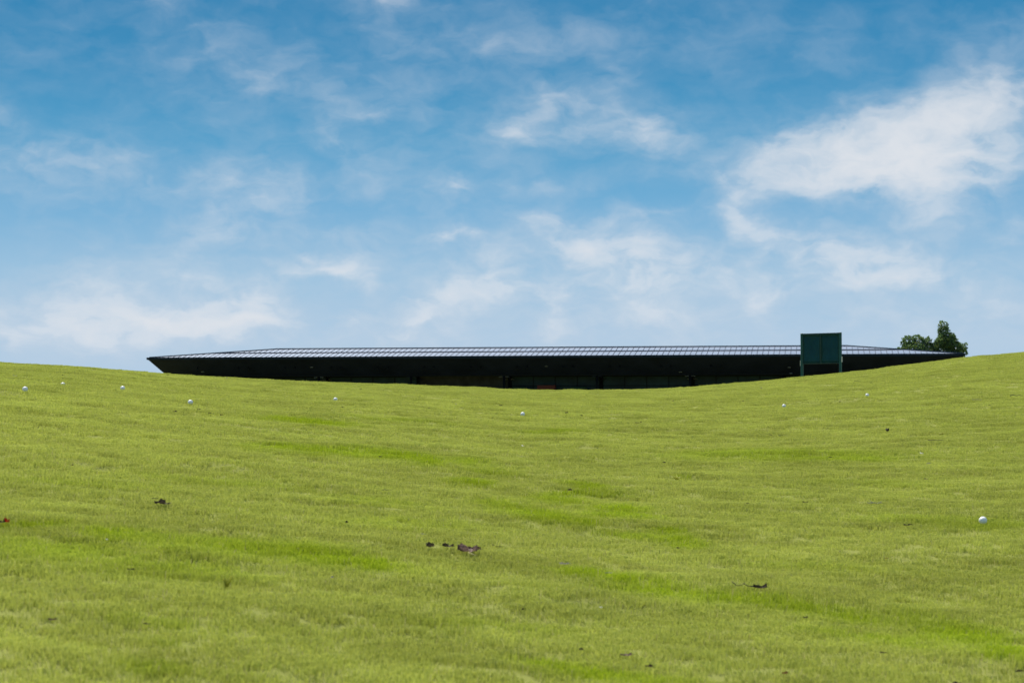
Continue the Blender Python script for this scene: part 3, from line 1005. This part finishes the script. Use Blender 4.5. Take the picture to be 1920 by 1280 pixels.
GL = 'fallen leaves lying on the lawn'
GT = 'twigs lying on the lawn'
LEAVES = [  # x, y, length, width, curl, material, turn, label
 (876, 1026, .088, .052, .55, M_PINK, .25, 'large curled pale brown dry leaf, biggest of the row below the middle of the lawn'),
 (889, 1027, .060, .030, .45, M_DRY, -.15, 'brown folded leaf tucked against the right of the largest curled leaf'),
 (840, 1021, .050, .026, .5, M_DARKL, .1, 'dark crumpled leaf just left of the largest curled leaf'),
 (806, 1020, .040, .028, .9, M_DARKL, .5, 'dark curled leaf with pale edge at the left end of the row of dry leaves'),
 (925, 1021, .012, .010, .6, M_DARKL, .2, 'tiny dark leaf scrap right of the largest curled leaf'),
 (935, 1024, .030, .010, .3, M_DARKL, -.1, 'thin dark leaf scrap at the right end of the row of dry leaves'),
 (300, 939.5, .052, .032, .6, M_DARKL, .1, 'black crumpled leaf high on the left part of the slope'),
 (310, 942.5, .040, .016, .4, M_DARKL, 0, 'narrow dark leaf touching the right of the black crumpled leaf'),
 (12, 974, .026, .028, .8, M_RED, .6, 'bright red leaf at the left edge of the lawn'),
 (3, 976, .030, .018, .5, M_DARKL, .2, 'dark leaf beside the bright red leaf at the left edge'),
 (650, 977, .014, .016, 1.1, M_TWIG, .3, 'small dark upright leaf curl left of the row of dry leaves'),
 (1068, 917, .030, .018, .7, M_DARKL, .1, 'small black leaf among the lush strips in the middle of the lawn'),
 (1079, 898, .014, .012, .6, M_DARKL, .4, 'tiny dark leaf scrap above the black leaf of the lush strips'),
 (1058, 1055, .044, .018, .4, M_PALE, .15, 'bleached grey leaf under the middle of the lawn, above the long lush strip'),
 (1425, 1097, .058, .026, .6, M_DARKL, .2, 'black crumpled leaf at the end of the wavy dark stem'),
 (1413, 1098, .030, .014, .5, M_DARKL, 0, 'small black leaf on the wavy dark stem, left of the crumpled one'),
 (980, 1141, .014, .012, .7, M_TWIG, .9, 'small black leaf curl low in the middle of the lawn'),
 (1173, 1225, .040, .016, .4, M_PINK, .1, 'greyish thin leaf low on the lawn right of the middle'),
 (1217, 1247, .030, .014, .6, M_DARKL, -.3, 'small dark arched leaf just below the greyish thin leaf'),
 (1090, 1215, .020, .014, .6, M_DARKL, .3, 'small dark leaf scrap left of the greyish thin leaf'),
 (1471, 1260, .022, .014, .5, M_RUST, .3, 'small rust coloured leaf at the lower edge right of the middle'),
 (1662, 1045.5, .022, .010, .4, M_RUST, 0, 'small rust brown leaf above the wavy stem, to its right'),
 (1510, 1156, .020, .012, .5, M_DARKL, 0, 'small dark scrap at the edge of the long lush strip on the right'),
 (1656, 1222, .026, .010, .5, M_DARKL, -.3, 'thin dark scrap below the lush strip at the lower right'),
 (1793, 1279, .034, .016, .5, M_DARKL, .4, 'dark leaf cut by the bottom edge at the right'),
 (1911, 1256, .028, .014, .5, M_DARKL, .1, 'dark leaf in the lower right corner'),
 (1663, 805, .030, .030, 1.3, M_TWIG, 1.2, 'black upright curled leaf on the right slope below the screen board'),
 (1195, 792, .040, .014, .5, M_DARKL, 0, 'dark narrow leaf below the ridge right of the middle'),
 (1202, 791, .016, .012, .6, M_DARKL, .2, 'dark scrap touching the right of the dark narrow leaf below the ridge'),
 (1062, 773, .026, .016, .7, M_DARKL, .2, 'dark leaf right of the golf ball in the hollow'),
 (1090, 778, .022, .012, .6, M_DARKL, .5, 'dark scrap farther right of the golf ball in the hollow'),
 (939, 759.5, .028, .014, .7, M_DARKL, .2, 'dark leaf upper left of the golf ball in the hollow'),
 (804, 765, .016, .010, .6, M_DARKL, .3, 'tiny dark scrap between the two golf balls of the middle'),
 (676, 729.5, .020, .014, .7, M_DARKL, .1, 'dark scrap just under the ridge right of the golf ball of the left part'),
 (641, 762.5, .020, .012, .6, M_DARKL, .3, 'tiny dark scrap under the golf ball of the left part'),
 (328, 770.5, .024, .014, .6, M_DARKL, .2, 'dark scrap lower left of the golf ball under the roof tip'),
 (373, 767, .022, .010, .6, M_DARKL, .2, 'dark scrap just under the golf ball beneath the roof tip'),
 (394, 773.5, .024, .012, .5, M_DARKL, 0, 'dark scrap lower right of the golf ball under the roof tip'),
 (415, 777, .022, .012, .6, M_DARKL, .3, 'dark scrap rightmost of those under the roof tip'),
 (118, 703.5, .020, .010, .6, M_DARKL, .1, 'dark scrap above the sunken golf ball'),
 (314, 702.5, .030, .012, .6, M_DARKL, .1, 'dark clod on the ridge right where the roof tip meets the grass'),
 (1262, 751, .018, .012, .6, M_DARKL, .1, 'dark scrap below the ridge, between the hollow and the screen board'),
 (1393, 751.5, .020, .010, .6, M_DARKL, .1, 'dark scrap left of the golf ball with the stalk'),
 (1575, 752.5, .026, .012, .6, M_DARKL, .2, 'dark scrap lower left of the golf ball near the right ridge'),
 (1445, 815, .020, .010, .5, M_DARKL, .2, 'dark scrap below the golf ball with the stalk'),
 (1557, 856.5, .024, .010, .5, M_DARKL, 0, 'dark scrap in the bright strip of the right part'),
 (1736, 897, .030, .012, .4, M_PINK, 0, 'greyish thin leaf on the right slope above the largest golf ball'),
 (1702, 982.5, .044, .014, .5, M_DARKL, -.1, 'dark long leaf left of the largest golf ball'),
 (1510, 940, .034, .012, .5, M_DARKL, .1, 'dark long leaf left of the pale forked twig'),
 (1402, 943, .022, .010, .5, M_DARKL, .1, 'dark scrap farther left of the pale forked twig'),
 (1245, 866, .016, .012, .6, M_DARKL, .1, 'dark dot of leaf above the bright yellow tuft'),
 (135, 871, .016, .012, .6, M_DARKL, .1, 'tiny black scrap on the left slope, above the red leaf'),
 (713, 855.5, .018, .012, .6, M_DARKL, .1, 'tiny black scrap under the bright strip left of the middle'),
 (1271, 1026, .018, .012, .6, M_DARKL, .1, 'tiny black scrap in the lush spot right of the middle'),
 (1720, 694, .030, .010, .4, M_DARKL, 0, 'dark scrap just under the right ridge'),
 (1855, 690, .030, .010, .4, M_DARKL, 0, 'dark scrap under the ridge near the right edge'),
 (1841, 743, .018, .010, .5, M_DARKL, 0, 'dark scrap above the twig of the right slope'),
 (1855, 759, .018, .010, .5, M_DARKL, 0, 'dark scrap below the twig of the right slope'),
 (622, 1081, .022, .010, .7, M_PALE, 1.1, 'whitish leaf sliver at the lower edge of the lush strip left of the middle'),
 (98, 1159, .030, .014, .6, M_DRY, .1, 'brownish leaf half hidden in the grass at the lower left'),
 (275, 1168, .026, .009, .5, M_DARKL, .05, 'dark thin leaf right of the brownish one at the lower left'),
 (245, 1066, .028, .010, .5, M_DARKL, .1, 'dark thin scrap in the lush spot of the left part'),
 (1728, 849, .022, .014, .6, M_WHITE, .2, 'white chip on the right slope'),
 (1741, 868, .022, .010, .4, M_PALE, .2, 'pale chip below the white chip of the right slope'),
 (980, 835, .016, .014, .6, M_WHITE, .1, 'small white fleck straight below the golf ball of the hollow'),
 (200, 1010, .010, .010, .6, M_WHITE, .1, 'tiny white fleck in the lush strip of the left part'),
 (28, 704, .040, .010, .4, M_PALE, 0, 'pale sliver above the leftmost golf ball'),
 (1126, 1137, .014, .010, .6, M_WHITE, .1, 'tiny white fleck below the long lush strip'),
 (425, 708.5, .020, .014, .8, M_PALE, 1.2, 'pale upright sliver on the ridge under the first column'),
 (713, 719.5, .018, .010, .6, M_WHITE, 0, 'white fleck on the ridge left of the middle'),
 (855, 757, .016, .010, .6, M_PALE, .3, 'pale dot of leaf upper left of the golf ball in the hollow'),
]
for i, (x, y, L_, W_, cu, m, rz, lab) in enumerate(LEAVES):
    r_ = random.Random(100 + i)
    put('fallen_leaf', leaf_bm(L_ * (.95 if L_ > .03 else .80 if y > 870 else 1.1), W_ * (.95 if L_ > .03 else .80 if y > 870 else 1.1), min(cu, .8) * .60, r_), m, x, y, rz, lab, 'leaf', GL, lift=.008 if y > 870 else .019, tilt=0.12)


def twig_bm(pts, r0, forks=()):
    bm_ = bmesh.new()
    n = len(pts)
    tube(bm_, pts, [r0 * (1 - .5 * i / (n - 1)) for i in range(n)], 6)
    for a in forks:
        tube(bm_, a, [r0 * .7] * (len(a) - 1) + [r0 * .3], 5)
    return bm_


def arc(L_, wob, seed, n=9, up=.004):
    r_ = random.Random(seed)
    return [((i / (n - 1) - .5) * L_, wob * math.sin(i * 1.3 + seed) + r_.uniform(-.2, .2) * wob, .004 + abs(math.sin(i * .9 + seed)) * up) for i in range(n)]


TW = [
 (1386, 1093.5, [(-.028, .004, .016), (-.022, .0, .010), (-.012, 0, .002), (-.004, 0, .001), (.008, 0, .003), (.018, 0, .006), (.022, 0, .013)], .0013, M_TWIG, 0, 'dark curved stem piece left of the wavy stem and black leaf'),
 (1406, 1096, [(-.026, .0, .014), (-.010, 0, .005), (.004, 0, .002), (.018, 0, .003), (.040, .0, .012)], .0014, M_TWIG, 0, 'dark wavy stem leading to the black crumpled leaf at the lower right'),
 (886, 1038, [(-.018, .03, .008), (0, 0, .005), (.018, -.03, .004)], .0013, M_STRAW, 0, 'yellow straw stalk just below the largest curled leaf'),
 (795, 1001, [(-.016, .01, .006), (0, 0, .006), (.014, -.01, .004)], .0010, M_PALE, 0, 'pale straw stalk above the left end of the row of leaves'),
 (1755, 825, arc(.12, .004, 2), .0020, M_TWIG, .0, 'dark curved twig on the right slope, below the other sticks'),
 (1832, 749, arc(.10, .003, 4), .0022, M_PALE, .0, 'grey stick on the right slope near the ridge'),
 (1906, 741, arc(.14, .003, 6, up=.014), .0028, M_TWIG, -.05, 'black stick at the right edge below the ridge'),
 (1607, 714.5, arc(.085, .004, 3), .0026, M_TWIG, 0, 'dark stick close under the ridge, right of the screen board'),
 (1641, 941, arc(.085, .003, 5), .0017, M_PALE, -.08, 'pale forked twig on the lawn left of the largest golf ball'),
 (1467, 816, arc(.07, .003, 8), .0016, M_TWIG, 0, 'dark thin twig below the golf ball with the stalk'),
 (1476, 757, [(-.018, .0, .004), (-.004, 0, .02), (.006, 0, .012), (.024, 0, .006)], .0014, M_STRAW, 0, 'bent dry stalk against the golf ball left of the screen board'),
 (852, 752.5, [(-.03, .0, .004), (-.004, 0, .004), (.016, 0, .014)], .0013, M_TWIG, 0, 'thin dark stalk upper left of the golf ball in the hollow'),
 (291, 934, arc(.035, .003, 9), .0013, M_TWIG, -.5, 'thin dark stalk touching the black crumpled leaf of the left slope'),
 (1142, 1073.5, arc(.03, .002, 10), .0012, M_PALE, -.3, 'pale short stalk at the start of the long lush strip'),
 (725, 918, arc(.05, .003, 12), .0012, M_TWIG, 0, 'thin dark stalk above the row of dry leaves'),
]
for x, y, pts, r0, m, rz, lab in TW:
    fk = ()
    if 'forked' in lab:
        fk = ([pts[3], (pts[3][0] - .012, .012, .012), (pts[3][0] - .02, .015, .02)], [pts[5], (pts[5][0] + .02, .012, .010), (pts[5][0] + .03, .02, .016)])
    put('twig', twig_bm(pts, r0 * 1.45, fk), m, x, y, rz, lab, 'twig', GT, lift=.017 if y > 870 else .022)


def tuft_bm(n, h, spread, seed):
    r_ = random.Random(seed)
    bm_ = bmesh.new()
    for i in range(n):
        a = r_.uniform(0, 2 * math.pi); le = r_.uniform(.3, 1) * spread
        hh = h * r_.uniform(.6, 1.1); w = .0016
        b = Vector((r_.uniform(-1, 1) * spread * .2, r_.uniform(-1, 1) * spread * .2, 0))
        tip = b + Vector((math.cos(a) * le, math.sin(a) * le, hh))
        md = b + Vector((math.cos(a) * le * .45, math.sin(a) * le * .45, hh * .6))
        tube(bm_, [b, md, tip], [w, w * .8, w * .2], 4)
    return bm_


for i, (x, y, n, h, sp_, m, lab) in enumerate([
    (425, 1086, 14, .045, .035, M_FRESH, 'small spiky weed tuft standing up from the lawn at the lower left'),
    (1270, 895, 26, .026, .05, M_FRESH, 'bright yellow green weed tuft right of the lush strips'),
    (1765, 812, 16, .022, .05, M_FRESH, 'yellowish low weed tuft above the curved twig of the right slope'),
    (1428, 727, 8, .030, .03, M_STRAW, 'pale dry tuft left of the screen board below the ridge'),
    (915, 816, 10, .014, .03, M_FRESH, 'small yellow weed tuft lower left of the golf ball in the hollow')]):
    put('weed_tuft', tuft_bm(n, h, sp_, 50 + i), m, x, y, 0, lab, 'weed', 'weed tufts in the lawn', lift=.004)

# ------------------------------------------------------------------ the grass itself
src = bpy.data.collections.new("grass_sources")          # not linked to the scene
for k in range(5):
    r_ = random.Random(900 + k)
    verts, faces, straw = [], [], []
    for b in range(44):
        rr = 0.052 * math.sqrt(r_.random()); aa = r_.uniform(0, 2 * math.pi)
        bx_, by_ = rr * math.cos(aa), rr * math.sin(aa)
        h = r_.uniform(.0045, .0092) * (1.0 if r_.random() > .05 else 1.4)
        la = r_.uniform(0, 2 * math.pi); lean = h * r_.uniform(.6, 2.2)
        wa = r_.uniform(0, math.pi); w = r_.uniform(.0010, .0017)
        dx, dy = math.cos(wa) * w, math.sin(wa) * w
        mx_, my_ = bx_ + math.cos(la) * lean * .35, by_ + math.sin(la) * lean * .35
        tx, ty = bx_ + math.cos(la) * lean, by_ + math.sin(la) * lean
        q = len(verts)
        verts += [(bx_ - dx, by_ - dy, -.020), (bx_ + dx, by_ + dy, -.020), (mx_ + dx * .8, my_ + dy * .8, h * .62), (mx_ - dx * .8, my_ - dy * .8, h * .62), (tx, ty, h)]
        faces += [(q, q + 1, q + 2, q + 3), (q + 3, q + 2, q + 4)]
        straw += [(r_.uniform(.5, 1) if r_.random() < .02 else 0.0)] * 5
    m_ = bpy.data.meshes.new("grass_blades")
    m_.from_pydata(verts, [], faces)
    sa_ = m_.attributes.new('straw', 'FLOAT', 'POINT'); sa_.data.foreach_set('value', straw)
    m_.materials.append(M_BLADE)
    src.objects.link(bpy.data.objects.new("grass_blades", m_))

# denser near the camera
px_, py_ = [], []
for (y0, y1, dens) in ((4.6, 9, 520), (9, 14, 450), (14, 22, 360), (22, 32, 280), (32, 49, 200)):
    ym = y1 * 0.30 + 2.8
    n = int(2 * ym * (y1 - y0) * dens)
    xx = nr.uniform(-ym, ym, n); yy = nr.uniform(y0, y1, n)
    k = np.abs(xx) < yy * 0.30 + 2.8
    xx, yy = xx[k], yy[k]
    dcl = np.interp(xx / yy, [-0.30, -0.24, 0.0, 0.24, 0.3], [25, 26, 34, 42, 43])
    k = yy < dcl + 6
    px_.append(xx[k]); py_.append(yy[k])
px_ = np.concatenate(px_); py_ = np.concatenate(py_)
pz_ = ground_h(px_, py_)
print("grass tufts:", len(px_))
pm = bpy.data.meshes.new("grass")
pm.vertices.add(len(px_))
pm.vertices.foreach_set('co', np.stack([px_, py_, pz_], -1).ravel())
lu = lush_at(px_, py_, pz_)
sca = (0.85 + 1.0 * np.clip(lu, 0, 1) + 0.35 * np.maximum(0, vnoise(px_ / .3, py_ / .4, 31) + .1)
       + nr.uniform(-.12, .12, len(px_)) + .7 * (nr.uniform(0, 1, len(px_)) < .012))
tone = np.clip(0.5 + 0.8 * vnoise(px_ / .32, py_ / .20, 41) + 0.5 * vnoise(px_ / .7, py_ / .3, 42) + nr.uniform(-.16, .16, len(px_)), 0, 1)
for nm_, ar in (('lush', lu), ('size', sca), ('tone', tone)):
    a_ = pm.attributes.new(nm_, 'FLOAT', 'POINT')
    a_.data.foreach_set('value', ar.astype(np.float32))
grass = bpy.data.objects.new("grass", pm)
COL.objects.link(grass)
tag(grass, 'short yellow green grass covering the whole slope', 'grass', kind='stuff')
pm.materials.append(M_BLADE)

ng = bpy.data.node_groups.new("scatter_grass", 'GeometryNodeTree')
ng.interface.new_socket(name="Geometry", in_out='INPUT', socket_type='NodeSocketGeometry')
ng.interface.new_socket(name="Geometry", in_out='OUTPUT', socket_type='NodeSocketGeometry')
gi = ng.nodes.new('NodeGroupInput'); go = ng.nodes.new('NodeGroupOutput')
m2p = ng.nodes.new('GeometryNodeMeshToPoints')
ci = ng.nodes.new('GeometryNodeCollectionInfo')
ci.inputs['Collection'].default_value = src
ci.inputs['Separate Children'].default_value = True
iop = ng.nodes.new('GeometryNodeInstanceOnPoints')
iop.inputs['Pick Instance'].default_value = True
rv = ng.nodes.new('FunctionNodeRandomValue'); rv.data_type = 'FLOAT_VECTOR'
rv.inputs[0].default_value = (-0.12, -0.12, 0.0)
rv.inputs[1].default_value = (0.12, 0.12, 6.283)
ri = ng.nodes.new('FunctionNodeRandomValue'); ri.data_type = 'INT'
ri.inputs[4].default_value = 0
ri.inputs[5].default_value = 4
na = ng.nodes.new('GeometryNodeInputNamedAttribute'); na.data_type = 'FLOAT'
na.inputs['Name'].default_value = 'size'
cx_ = ng.nodes.new('ShaderNodeCombineXYZ')
cx_.inputs[0].default_value = 1.0; cx_.inputs[1].default_value = 1.0
LN = ng.links.new
LN(gi.outputs[0], m2p.inputs[0])
LN(m2p.outputs[0], iop.inputs['Points'])
LN(ci.outputs[0], iop.inputs['Instance'])
LN(rv.outputs[0], iop.inputs['Rotation'])
LN(ri.outputs[2], iop.inputs['Instance Index'])
LN(na.outputs[0], cx_.inputs[2])
LN(cx_.outputs[0], iop.inputs['Scale'])
LN(iop.outputs[0], go.inputs[0])
md = grass.modifiers.new("scatter", 'NODES')
md.node_group = ng
